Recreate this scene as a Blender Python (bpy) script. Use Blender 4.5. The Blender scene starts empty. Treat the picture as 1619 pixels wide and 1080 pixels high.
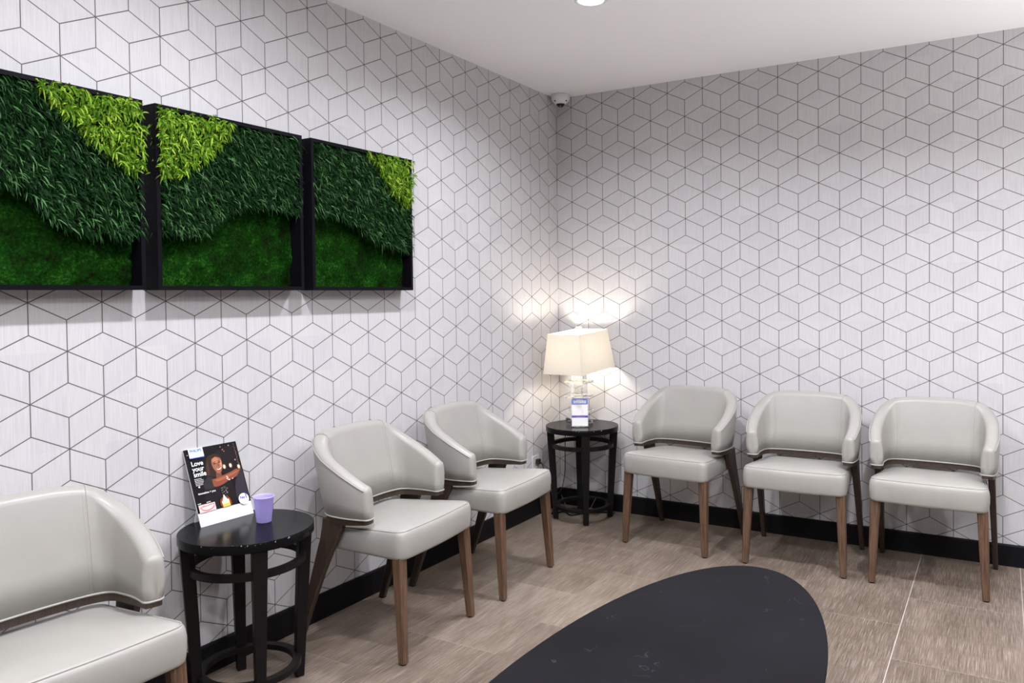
import bpy, math, random
import numpy as np
from mathutils import Vector, Matrix

# ------------------------------------------------------------------ camera, world, lights, exposure
SC = bpy.context.scene
COL = SC.collection
W_ = 0.1016                      # one wallpaper column
CEIL = 2.4415

cam_d = bpy.data.cameras.new('camera')
cam = bpy.data.objects.new('camera', cam_d)
COL.objects.link(cam)
cam_d.sensor_width = 36.0
cam_d.lens = 1231.3152 / 1619 * 36
cam_d.shift_x = -77.505 / 1619
cam_d.shift_y = -46.58 / 1619
cam_d.clip_start = 0.02
yaw, pitch, roll = map(math.radians, (-29.48053, -1.19603, -0.62099))
F = Vector((math.sin(yaw) * math.cos(pitch), math.cos(yaw) * math.cos(pitch), math.sin(pitch)))
R0 = Vector((math.cos(yaw), -math.sin(yaw), 0))
U0 = R0.cross(F)
Rv = math.cos(roll) * R0 + math.sin(roll) * U0
Uv = -math.sin(roll) * R0 + math.cos(roll) * U0
cam.matrix_world = Matrix(((Rv.x, Uv.x, -F.x, 2.3292), (Rv.y, Uv.y, -F.y, -4.0884),
                           (Rv.z, Uv.z, -F.z, 1.2595), (0, 0, 0, 1)))
SC.camera = cam

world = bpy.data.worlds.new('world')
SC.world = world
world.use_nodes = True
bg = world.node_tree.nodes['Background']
# added fill: background glows only well below the horizon, to brighten the ceiling
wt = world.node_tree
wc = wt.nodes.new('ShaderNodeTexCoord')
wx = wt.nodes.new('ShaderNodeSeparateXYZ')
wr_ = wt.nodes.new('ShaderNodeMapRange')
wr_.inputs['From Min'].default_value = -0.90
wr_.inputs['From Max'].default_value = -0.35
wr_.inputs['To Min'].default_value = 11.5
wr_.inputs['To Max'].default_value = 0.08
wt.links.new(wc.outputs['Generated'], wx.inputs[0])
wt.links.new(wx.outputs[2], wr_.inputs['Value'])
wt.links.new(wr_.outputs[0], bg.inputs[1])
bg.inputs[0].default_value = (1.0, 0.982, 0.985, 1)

SC.view_settings.view_transform = 'Standard'
SC.view_settings.look = 'None'
SC.view_settings.gamma = 1.0
SC.view_settings.use_curve_mapping = False
SC.view_settings.exposure = 0.0


def downlight(name, x, y, watt, spread, colour=(0.92, 0.935, 1.0)):
    d = bpy.data.lights.new(name, 'AREA')
    d.shape = 'DISK'
    d.size = 0.09
    d.spread = math.radians(spread)
    d.energy = watt
    d.color = colour
    o = bpy.data.objects.new(name, d)
    o.location = (x, y, CEIL - 0.008)
    COL.objects.link(o)
    return o


# recessed downlights in a regular grid
DOWN = [(0.90, -1.29, 17.5, 150), (0.90, -2.60, 21.5, 172), (0.90, -3.90, 17, 165), (2.20, -1.29, 21.5, 143), (2.20, -2.60, 14, 145),
        (2.20, -3.90, 18, 150), (3.50, -1.29, 21.5, 143), (3.50, -2.60, 17, 150), (3.50, -3.90, 18, 150)]
for x_, y_, w_, s_ in DOWN:
    downlight('downlight_beam', x_, y_, w_, s_)


# ------------------------------------------------------------------ helpers
def obj(name, verts, faces, mat=None, parent=None, smooth=True, mats=None, midx=None, bevel=None, subsurf=0):
    me = bpy.data.meshes.new(name)
    me.from_pydata([tuple(v) for v in verts], [], [tuple(f) for f in faces])
    me.update()
    for m in (mats or ([mat] if mat else [])):
        me.materials.append(m)
    if midx is not None:
        me.polygons.foreach_set('material_index', midx)
    if smooth:
        me.polygons.foreach_set('use_smooth', [True] * len(me.polygons))
        if smooth == 'auto':
            try:
                me.set_sharp_from_angle(angle=math.radians(38))
            except Exception:
                pass
    o = bpy.data.objects.new(name, me)
    COL.objects.link(o)
    if parent:
        o.parent = parent
    if bevel:
        b = o.modifiers.new('bevel', 'BEVEL')
        b.width = bevel
        b.segments = 3
        b.limit_method = 'ANGLE'
    if subsurf:
        s = o.modifiers.new('subsurf', 'SUBSURF')
        s.levels = s.render_levels = subsurf
    return o


def empty(name, loc, rz=0.0):
    o = bpy.data.objects.new(name, None)
    o.location = loc
    o.rotation_euler = (0, 0, rz)
    o.empty_display_size = 0.1
    COL.objects.link(o)
    return o


def tag(o, label, cat, group=None, kind=None):
    o['label'] = label
    o['category'] = cat
    if group:
        o['group'] = group
    if kind:
        o['kind'] = kind
    return o


class MB:
    """collects shapes into one vertex / face list"""

    def __init__(s):
        s.v, s.f, s.m = [], [], []

    def add(s, v, f, m=0):
        n = len(s.v)
        s.v += [tuple(p) for p in v]
        s.f += [tuple(i + n for i in q) for q in f]
        s.m += [m] * len(f)
        return s

    def box(s, c, d, m=0, rz=0.0):
        cx, cy, cz = c
        hx, hy, hz = d[0] / 2, d[1] / 2, d[2] / 2
        v = []
        for z in (-hz, hz):
            for x, y in ((-hx, -hy), (hx, -hy), (hx, hy), (-hx, hy)):
                v.append((cx + x * math.cos(rz) - y * math.sin(rz), cy + x * math.sin(rz) + y * math.cos(rz), cz + z))
        return s.add(v, [(3, 2, 1, 0), (4, 5, 6, 7), (0, 1, 5, 4), (1, 2, 6, 5), (2, 3, 7, 6), (3, 0, 4, 7)], m)

    def loft(s, rings, m=0, cap=True, closed=True):
        n = len(rings[0])
        v = [p for r in rings for p in r]
        f = []
        for i in range(len(rings) - 1):
            for j in range(n if closed else n - 1):
                a, b = i * n + j, i * n + (j + 1) % n
                f.append((a, b, b + n, a + n))
        if cap:
            f.append(tuple(reversed(range(n))))
            f.append(tuple((len(rings) - 1) * n + j for j in range(n)))
        return s.add(v, f, m)

    def lathe(s, prof, c=(0, 0, 0), n=48, m=0, cap=True):
        rings = [[(c[0] + r * math.cos(2 * math.pi * k / n), c[1] + r * math.sin(2 * math.pi * k / n), c[2] + z)
                  for k in range(n)] for r, z in prof]
        return s.loft(rings, m, cap)

    def tube(s, path, r, n=8, closed=False, m=0):
        P = [Vector(p) for p in path]
        k = len(P)
        rings = []
        up = Vector((0, 0, 1))
        prev = None
        for i in range(k):
            a = P[(i - 1) % k] if (closed or i > 0) else P[i]
            b = P[(i + 1) % k] if (closed or i < k - 1) else P[i]
            t = (b - a).normalized()
            if prev is None:
                x = t.cross(up)
                if x.length < 1e-3:
                    x = t.cross(Vector((1, 0, 0)))
            else:
                x = prev - t * prev.dot(t)
            x.normalize()
            prev = x
            y = t.cross(x)
            rr = r[i] if isinstance(r, (list, tuple)) else r
            rings.append([P[i] + (x * math.cos(2 * math.pi * j / n) + y * math.sin(2 * math.pi * j / n)) * rr
                          for j in range(n)])
        if closed:
            rings.append(rings[0])
        return s.loft(rings, m, cap=not closed)

    def build(s, name, mat=None, parent=None, **kw):
        if kw.get('mats'):
            kw['midx'] = s.m
        return obj(name, s.v, s.f, mat, parent, **kw)


def spline(pts, n):
    """Catmull-Rom through pts, n samples per span, keeps end points"""
    P = [np.array(p, float) for p in pts]
    P = [2 * P[0] - P[1]] + P + [2 * P[-1] - P[-2]]
    out = []
    for i in range(1, len(P) - 2):
        for k in range(n):
            t = k / n
            a, b, c, d = P[i - 1], P[i], P[i + 1], P[i + 2]
            out.append(0.5 * (2 * b + (c - a) * t + (2 * a - 5 * b + 4 * c - d) * t * t + (3 * b - a - 3 * c + d) * t ** 3))
    out.append(P[-2])
    return out


# ------------------------------------------------------------------ materials
def new_mat(name):
    m = bpy.data.materials.new(name)
    m.use_nodes = True
    return m, m.node_tree, m.node_tree.nodes['Principled BSDF']


def plain(name, col, rough=0.5, metal=0.0, spec=0.5, **kw):
    m, t, p = new_mat(name)
    p.inputs['Base Color'].default_value = (*col, 1)
    p.inputs['Roughness'].default_value = rough
    p.inputs['Metallic'].default_value = metal
    p.inputs['Specular IOR Level'].default_value = spec
    for k, v in kw.items():
        p.inputs[k].default_value = v
    return m


class NT:
    """tiny expression builder over math nodes"""

    def __init__(s, t):
        s.t = t

    def n(s, typ, **kw):
        o = s.t.nodes.new(typ)
        for k, v in kw.items():
            setattr(o, k, v)
        return o

    def put(s, sock, v):
        if isinstance(v, bpy.types.NodeSocket):
            s.t.links.new(v, sock)
        else:
            sock.default_value = v

    def m(s, op, a, b=0.0, c=0.0):
        o = s.n('ShaderNodeMath', operation=op)
        s.put(o.inputs[0], a)
        s.put(o.inputs[1], b)
        s.put(o.inputs[2], c)
        return o.outputs[0]

    def coords(s, kind='Object'):
        o = s.n('ShaderNodeTexCoord')
        x = s.n('ShaderNodeSeparateXYZ')
        s.t.links.new(o.outputs[kind], x.inputs[0])
        return x.outputs

    def vec(s, x, y, z):
        o = s.n('ShaderNodeCombineXYZ')
        for i, v in enumerate((x, y, z)):
            s.put(o.inputs[i], v)
        return o.outputs[0]

    def noise(s, vec, scale=1.0, detail=3.0, rough=0.55):
        o = s.n('ShaderNodeTexNoise')
        s.put(o.inputs['Vector'], vec)
        o.inputs['Scale'].default_value = scale
        o.inputs['Detail'].default_value = detail
        o.inputs['Roughness'].default_value = rough
        return o.outputs[0]

    def ramp(s, fac, stops):
        o = s.n('ShaderNodeValToRGB')
        s.put(o.inputs[0], fac)
        e = o.color_ramp.elements
        while len(e) < len(stops):
            e.new(0.5)
        for i, (p, c) in enumerate(stops):
            e[i].position = p
            e[i].color = (*c, 1)
        return o.outputs[0]

    def mix(s, fac, a, b):
        o = s.n('ShaderNodeMix', data_type='RGBA')
        s.put(o.inputs[0], fac)
        for i, v in ((6, a), (7, b)):
            s.put(o.inputs[i], v if isinstance(v, bpy.types.NodeSocket) else (*v, 1))
        return o.outputs[2]

    def bump(s, h, strength, dist=0.01):
        o = s.n('ShaderNodeBump')
        o.inputs['Strength'].default_value = strength
        o.inputs['Distance'].default_value = dist
        s.put(o.inputs['Height'], h)
        return o.outputs[0]


def wallpaper(name, axis):
    """tumbling-block wallpaper: dark hairlines on pale vertically streaked paper"""
    m, t, p = new_mat(name)
    k = NT(t)
    X = k.coords()
    P = 2.76266
    a, sl = 0.3215 * P, 0.5 * P - 0.3215 * P
    u = k.m('DIVIDE', X[axis], W_)
    v = k.m('DIVIDE', k.m('SUBTRACT', X[2], 22.03 * W_), W_)
    uf = k.m('ABSOLUTE', k.m('SUBTRACT', k.m('FLOORED_MODULO', k.m('ADD', u, 1.0), 2.0), 1.0))
    vf = k.m('ABSOLUTE', k.m('SUBTRACT', k.m('FLOORED_MODULO', k.m('ADD', v, P / 2), P), P / 2))
    d1 = k.m('ADD', uf, k.m('MULTIPLY', k.m('GREATER_THAN', vf, a), 9.0))
    d2 = k.m('ADD', k.m('SUBTRACT', 1.0, uf), k.m('MULTIPLY', k.m('LESS_THAN', vf, P / 2 - a), 9.0))
    ct = 1 / math.sqrt(1 + sl * sl)
    e = k.m('SUBTRACT', vf, k.m('MULTIPLY', uf, sl))
    d3 = k.m('MULTIPLY', k.m('ABSOLUTE', e), ct)
    d4 = k.m('MULTIPLY', k.m('ABSOLUTE', k.m('SUBTRACT', e, a)), ct)
    d = k.m('MINIMUM', k.m('MINIMUM', d1, d2), k.m('MINIMUM', d3, d4))
    mr = k.n('ShaderNodeMapRange')
    k.put(mr.inputs['Value'], d)
    mr.inputs['From Min'].default_value = 0.009
    mr.inputs['From Max'].default_value = 0.019
    mr.inputs['To Min'].default_value = 1.0
    mr.inputs['To Max'].default_value = 0.0
    line = mr.outputs[0]
    # which face of the block: top rhomb when both slanted tests say so
    top = k.m('ADD', k.m('LESS_THAN', e, 0.0), k.m('GREATER_THAN', e, a))
    top = k.m('MINIMUM', top, 1.0)
    st = k.noise(k.vec(k.m('MULTIPLY', X[axis], 260.0), k.m('MULTIPLY', X[2], 9.0), 0.0), 1.0, 3.0)
    cell = k.noise(k.vec(k.m('FLOOR', u), k.m('FLOOR', k.m('DIVIDE', v, P / 2)), 7.3), 3.7, 0.0)
    base = k.ramp(st, [(0.30, (0.595, 0.583, 0.594)), (0.5, (0.64, 0.628, 0.64)), (0.72, (0.685, 0.673, 0.686))])
    base2 = k.ramp(cell, [(0.3, (0.94, 0.94, 0.95)), (0.7, (1.0, 1.0, 1.0))])
    mul = k.n('ShaderNodeMix', data_type='RGBA', blend_type='MULTIPLY')
    mul.inputs[0].default_value = 1.0
    k.put(mul.inputs[6], base)
    k.put(mul.inputs[7], base2)
    col = k.mix(line, mul.outputs[2], (0.10, 0.085, 0.082))
    k.put(p.inputs['Base Color'], col)
    p.inputs['Roughness'].default_value = 0.62
    p.inputs['Specular IOR Level'].default_value = 0.3
    k.put(p.inputs['Normal'], k.bump(k.m('SUBTRACT', k.m('MULTIPLY', st, 0.25), line), 0.18, 0.002))
    return m


def floor_mat():
    m, t, p = new_mat('floor_tile')
    k = NT(t)
    X = k.coords()
    TW, TL = 0.4066, 0.6125
    cx = k.m('DIVIDE', k.m('SUBTRACT', X[0], 1.592), TW)
    ci = k.m('FLOOR', cx)
    par = k.m('FLOORED_MODULO', ci, 2.0)
    cy = k.m('DIVIDE', k.m('ADD', X[1], k.m('ADD', 0.9245, k.m('MULTIPLY', par, -0.309))), TL)
    fx = k.m('MULTIPLY', k.m('SUBTRACT', 0.5, k.m('ABSOLUTE', k.m('SUBTRACT', k.m('FRACT', cx), 0.5))), TW)
    fy = k.m('MULTIPLY', k.m('SUBTRACT', 0.5, k.m('ABSOLUTE', k.m('SUBTRACT', k.m('FRACT', cy), 0.5))), TL)
    g = k.m('LESS_THAN', fx, 0.0016)
    g2 = k.m('LESS_THAN', fy, 0.0012)
    tid = k.noise(k.vec(ci, k.m('FLOOR', cy), 2.2), 5.3, 0.0)
    off = k.m('MULTIPLY', tid, 40.0)
    fine = k.noise(k.vec(k.m('MULTIPLY', X[0], 420.0), k.m('ADD', k.m('MULTIPLY', X[1], 7.0), off), 0.0), 1.0, 4.0, 0.65)
    dash = k.noise(k.vec(k.m('MULTIPLY', X[0], 640.0), k.m('ADD', k.m('MULTIPLY', X[1], 8.0), off), 3.0), 1.0, 2.0)
    big = k.noise(k.vec(k.m('MULTIPLY', X[0], 9.0), k.m('ADD', k.m('MULTIPLY', X[1], 3.0), off), 0.0), 1.0, 3.0)
    f = k.m('ADD', k.m('ADD', k.m('MULTIPLY', fine, 0.55), k.m('MULTIPLY', big, 0.25)), k.m('MULTIPLY', tid, 0.2))
    col = k.ramp(f, [(0.36, (0.082, 0.058, 0.042)), (0.5, (0.158, 0.119, 0.090)), (0.63, (0.275, 0.218, 0.174))])
    col = k.mix(k.m('MULTIPLY', k.m('GREATER_THAN', dash, 0.57), 0.22), col, (0.62, 0.56, 0.50))
    col = k.mix(k.m('MULTIPLY', k.m('LESS_THAN', dash, 0.40), 0.4), col, (0.13, 0.10, 0.085))
    col = k.mix(k.m('MULTIPLY', g, k.m('ADD', 0.12, k.m('MULTIPLY', k.m('GREATER_THAN', X[0], 1.9), 0.5))), col, (0.62, 0.58, 0.54))
    col = k.mix(k.m('MULTIPLY', g2, 0.2), col, (0.62, 0.58, 0.54))
    k.put(p.inputs['Base Color'], col)
    k.put(p.inputs['Roughness'], k.m('ADD', 0.30, k.m('MULTIPLY', fine, 0.22)))
    p.inputs['Specular IOR Level'].default_value = 0.32
    k.put(p.inputs['Normal'], k.bump(fine, 0.12, 0.002))
    return m


def wood_mat(name, c0, c1, rough=0.42):
    m, t, p = new_mat(name)
    k = NT(t)
    X = k.coords()
    f = k.noise(k.vec(k.m('MULTIPLY', X[0], 190.0), k.m('MULTIPLY', X[1], 190.0), k.m('MULTIPLY', X[2], 7.0)), 1.0, 4.0, 0.6)
    k.put(p.inputs['Base Color'], k.ramp(f, [(0.3, c0), (0.68, c1)]))
    p.inputs['Roughness'].default_value = rough
    k.put(p.inputs['Normal'], k.bump(f, 0.1, 0.001))
    return m


def leather_mat():
    m, t, p = new_mat('grey_cream_vinyl')
    k = NT(t)
    tc = k.n('ShaderNodeTexCoord').outputs['Object']
    grain = k.noise(tc, 420.0, 2.0)
    soft = k.noise(tc, 6.0, 2.0)
    k.put(p.inputs['Base Color'], k.ramp(soft, [(0.3, (0.340, 0.326, 0.300)), (0.7, (0.370, 0.355, 0.328))]))
    p.inputs['Roughness'].default_value = 0.36
    p.inputs['Specular IOR Level'].default_value = 0.5
    k.put(p.inputs['Normal'], k.bump(k.m('ADD', k.m('MULTIPLY', grain, 0.25), k.m('MULTIPLY', soft, 2.0)), 0.10, 0.004))
    return m


def black_wood(name, col, rough, mark=0.0, spec=0.5, wear=None):
    m, t, p = new_mat(name)
    k = NT(t)
    p.inputs['Specular IOR Level'].default_value = spec
    tc = k.n('ShaderNodeTexCoord').outputs['Object']
    big = k.noise(tc, 3.0, 4.0)
    c_ = k.ramp(big, [(0.3, tuple(c * 0.8 for c in col)), (0.7, tuple(c * 1.2 for c in col))])
    X = k.coords()
    if wear == 'chips':            # worn flecks along the rim
        r = k.m('SQRT', k.m('ADD', k.m('MULTIPLY', X[0], X[0]), k.m('MULTIPLY', X[1], X[1])))
        fl_ = k.m('MULTIPLY', k.m('GREATER_THAN', r, 0.2028), k.m('GREATER_THAN', k.noise(tc, 120.0, 2.0), 0.69))
        fl_ = k.m('MULTIPLY', fl_, k.m('GREATER_THAN', X[2], 0.521))
        c_ = k.mix(fl_, c_, (0.35, 0.31, 0.28))
    if wear == 'scratch':          # a few short crooked scratches
        ln = k.m('LESS_THAN', k.m('ABSOLUTE', k.m('SUBTRACT', k.noise(tc, 7.0, 3.0), 0.5)), 0.0035)
        mk = k.m('GREATER_THAN', k.noise(tc, 11.0, 1.0), 0.63)
        c_ = k.mix(k.m('MULTIPLY', k.m('MULTIPLY', ln, mk), 0.35), c_, (0.07, 0.07, 0.075))
    k.put(p.inputs['Base Color'], c_)
    k.put(p.inputs['Roughness'], k.m('ADD', rough, k.m('MULTIPLY', big, mark)))
    return m


def foliage_mat(name, stops, rough=0.45, spec=0.05):
    m, t, p = new_mat(name)
    k = NT(t)
    at = k.n('ShaderNodeAttribute', attribute_name='tone')
    k.put(p.inputs['Base Color'], k.ramp(at.outputs['Fac'], stops))
    p.inputs['Roughness'].default_value = rough
    p.inputs['Specular IOR Level'].default_value = spec
    return m


def moss_mat():
    m, t, p = new_mat('moss_green')
    k = NT(t)
    tc = k.n('ShaderNodeTexCoord').outputs['Object']
    a = k.noise(tc, 120.0, 5.0, 0.75)
    b = k.noise(tc, 16.0, 3.0)
    f = k.m('ADD', k.m('MULTIPLY', a, 0.6), k.m('MULTIPLY', b, 0.4))
    k.put(p.inputs['Base Color'], k.ramp(f, [(0.38, (0.010, 0.007, 0.004)), (0.47, (0.006, 0.028, 0.004)),
                                             (0.56, (0.010, 0.056, 0.006)), (0.66, (0.045, 0.15, 0.018))]))
    p.inputs['Roughness'].default_value = 0.95
    p.inputs['Specular IOR Level'].default_value = 0.0
    k.put(p.inputs['Normal'], k.bump(a, 0.9, 0.01))
    return m


def glass_mat():
    m, t, p = new_mat('clear_acrylic')
    p.inputs['Base Color'].default_value = (0.98, 0.98, 0.97, 1)
    p.inputs['Transmission Weight'].default_value = 1.0
    p.inputs['Roughness'].default_value = 0.02
    p.inputs['IOR'].default_value = 1.47
    return m


def shade_mat():
    m = bpy.data.materials.new('cream_lamp_shade')
    m.use_nodes = True
    t = m.node_tree
    t.nodes.clear()
    k = NT(t)
    X = k.coords()
    wv = k.noise(k.vec(k.m('MULTIPLY', X[0], 400.0), k.m('MULTIPLY', X[1], 400.0), k.m('MULTIPLY', X[2], 60.0)), 1.0, 2.0)
    col = k.ramp(wv, [(0.3, (0.82, 0.77, 0.68)), (0.7, (0.88, 0.84, 0.76))])
    d = k.n('ShaderNodeBsdfDiffuse')
    tr = k.n('ShaderNodeBsdfTranslucent')
    k.put(d.inputs[0], col)
    k.put(tr.inputs[0], col)
    mx = k.n('ShaderNodeMixShader')
    mx.inputs[0].default_value = 0.20
    t.links.new(d.outputs[0], mx.inputs[1])
    t.links.new(tr.outputs[0], mx.inputs[2])
    out = k.n('ShaderNodeOutputMaterial')
    t.links.new(mx.outputs[0], out.inputs[0])
    return m


def thin_plastic(name, col):
    m, t, p = new_mat(name)
    p.inputs['Base Color'].default_value = (*col, 1)
    p.inputs['Roughness'].default_value = 0.4
    tr = t.nodes.new('ShaderNodeBsdfTranslucent')
    tr.inputs[0].default_value = (*col, 1)
    mx = t.nodes.new('ShaderNodeMixShader')
    mx.inputs[0].default_value = 0.5
    t.links.new(p.outputs[0], mx.inputs[1])
    t.links.new(tr.outputs[0], mx.inputs[2])
    t.links.new(mx.outputs[0], t.nodes['Material Output'].inputs[0])
    return m


def emit(name, col, strength):
    m = bpy.data.materials.new(name)
    m.use_nodes = True
    t = m.node_tree
    t.nodes.clear()
    e = t.nodes.new('ShaderNodeEmission')
    e.inputs[0].default_value = (*col, 1)
    e.inputs[1].default_value = strength
    o = t.nodes.new('ShaderNodeOutputMaterial')
    t.links.new(e.outputs[0], o.inputs[0])
    return m


M = dict(
    ceil=plain('white_ceiling_paint', (0.89, 0.885, 0.895), 0.9, spec=0.2),
    base=plain('black_baseboard', (0.007, 0.0065, 0.008), 0.5, spec=0.15),
    leather=leather_mat(),
    leg=wood_mat('walnut_wood', (0.062, 0.033, 0.019), (0.16, 0.090, 0.055)),
    rail=wood_mat('dark_shaded_walnut', (0.026, 0.015, 0.010), (0.058, 0.036, 0.025)),
    glide=plain('black_glide', (0.01, 0.01, 0.01), 0.5),
    seam=plain('vinyl_stitch', (0.38, 0.36, 0.33), 0.5),
    ttop=black_wood('black_lacquer_top', (0.0055, 0.0052, 0.0056), 0.15, 0.08, 0.06, 'chips'),
    tleg=black_wood('black_stained_wood', (0.006, 0.005, 0.0047), 0.42, 0.1, 0.2),
    egg=black_wood('charcoal_table_top', (0.0105, 0.0100, 0.0118), 0.6, 0.15, 0.03, 'scratch'),
    frame=plain('black_frame', (0.006, 0.0055, 0.008), 0.45, spec=0.06),
    moss=moss_mat(),
    grass=foliage_mat('dark_green_leaves', [(0.0, (0.001, 0.008, 0.002)), (0.5, (0.005, 0.030, 0.005)), (0.8, (0.018, 0.078, 0.014)), (1.0, (0.10, 0.22, 0.085))]),
    lime=foliage_mat('lime_green_leaves', [(0.0, (0.025, 0.08, 0.005)), (0.5, (0.12, 0.26, 0.014)), (1.0, (0.32, 0.48, 0.05))]),
    acrylic=glass_mat(),
    shade=shade_mat(),
    white=plain('white_plastic', (0.80, 0.80, 0.80), 0.35),
    paper=plain('white_card', (0.85, 0.85, 0.86), 0.45),
    dome=plain('camera_dome', (0.006, 0.006, 0.006), 0.06),
    metal=plain('brushed_nickel', (0.55, 0.53, 0.50), 0.3, 1.0),
    cord=plain('brown_cord', (0.03, 0.022, 0.016), 0.5),
    cup=thin_plastic('lilac_plastic', (0.76, 0.69, 1.0)),
    bulb=emit('lamp_bulb_glow', (1.0, 0.91, 0.77), 160.0),
    diffuser=emit('downlight_glow', (0.93, 0.96, 1.0), 9.0),
)

# ------------------------------------------------------------------ room shell
XM, YM = 3.9, -5.2
wl = obj('wall_left', [(0, YM, 0), (0, 0, 0), (0, 0, CEIL), (0, YM, CEIL), (-0.1, YM, 0), (-0.1, 0.1, 0), (-0.1, 0.1, CEIL), (-0.1, YM, CEIL)],
         [(0, 1, 2, 3), (7, 6, 5, 4), (4, 0, 3, 7)], wallpaper('hexagon_wallpaper_left', 1), smooth=False)
wr = obj('wall_right', [(0, 0, 0), (XM, 0, 0), (XM, 0, CEIL), (0, 0, CEIL), (-0.1, 0.1, 0), (XM, 0.1, 0), (XM, 0.1, CEIL), (-0.1, 0.1, CEIL)],
         [(0, 1, 2, 3), (7, 6, 5, 4), (1, 5, 6, 2)], wallpaper('hexagon_wallpaper_right', 0), smooth=False)
fl = MB().box(((XM - 0.1) / 2, (YM + 0.1) / 2, -0.05), (XM + 0.1, -YM + 0.1, 0.1)).build('floor', floor_mat(), smooth=False)
ce = MB().box(((XM - 0.1) / 2, (YM + 0.1) / 2, CEIL + 0.05), (XM + 0.1, -YM + 0.1, 0.1)).build('ceiling', M['ceil'], smooth=False)
BH = 0.1000


def baseboard(name, along):
    prof = [(0.0, 0.0), (0.011, 0.0), (0.011, BH - 0.006), (0.0085, BH - 0.001), (0.006, BH), (0.0, BH)]
    L = -YM if along == 'y' else XM
    if along == 'y':
        rings = [[(a, YM, z) for a, z in prof], [(a, 0, z) for a, z in prof]]
    else:
        rings = [[(0.011, -a, z) for a, z in prof], [(XM, -a, z) for a, z in prof]]
    return MB().loft(rings).build(name, M['base'], smooth=False)


bl = baseboard('baseboard_left', 'y')
br = baseboard('baseboard_right', 'x')
for o, lab, cat in ((wl, 'left wall with cube-pattern wallpaper behind the green panels', 'wall'),
                    (wr, 'right wall with cube-pattern wallpaper behind the row of three chairs', 'wall'),
                    (fl, 'brown wood-look tile floor with pale grout lines', 'floor'),
                    (ce, 'plain white ceiling', 'ceiling'),
                    (bl, 'black baseboard along the left wall', 'baseboard'),
                    (br, 'black baseboard along the right wall', 'baseboard')):
    tag(o, lab, cat, kind='structure')


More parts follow.
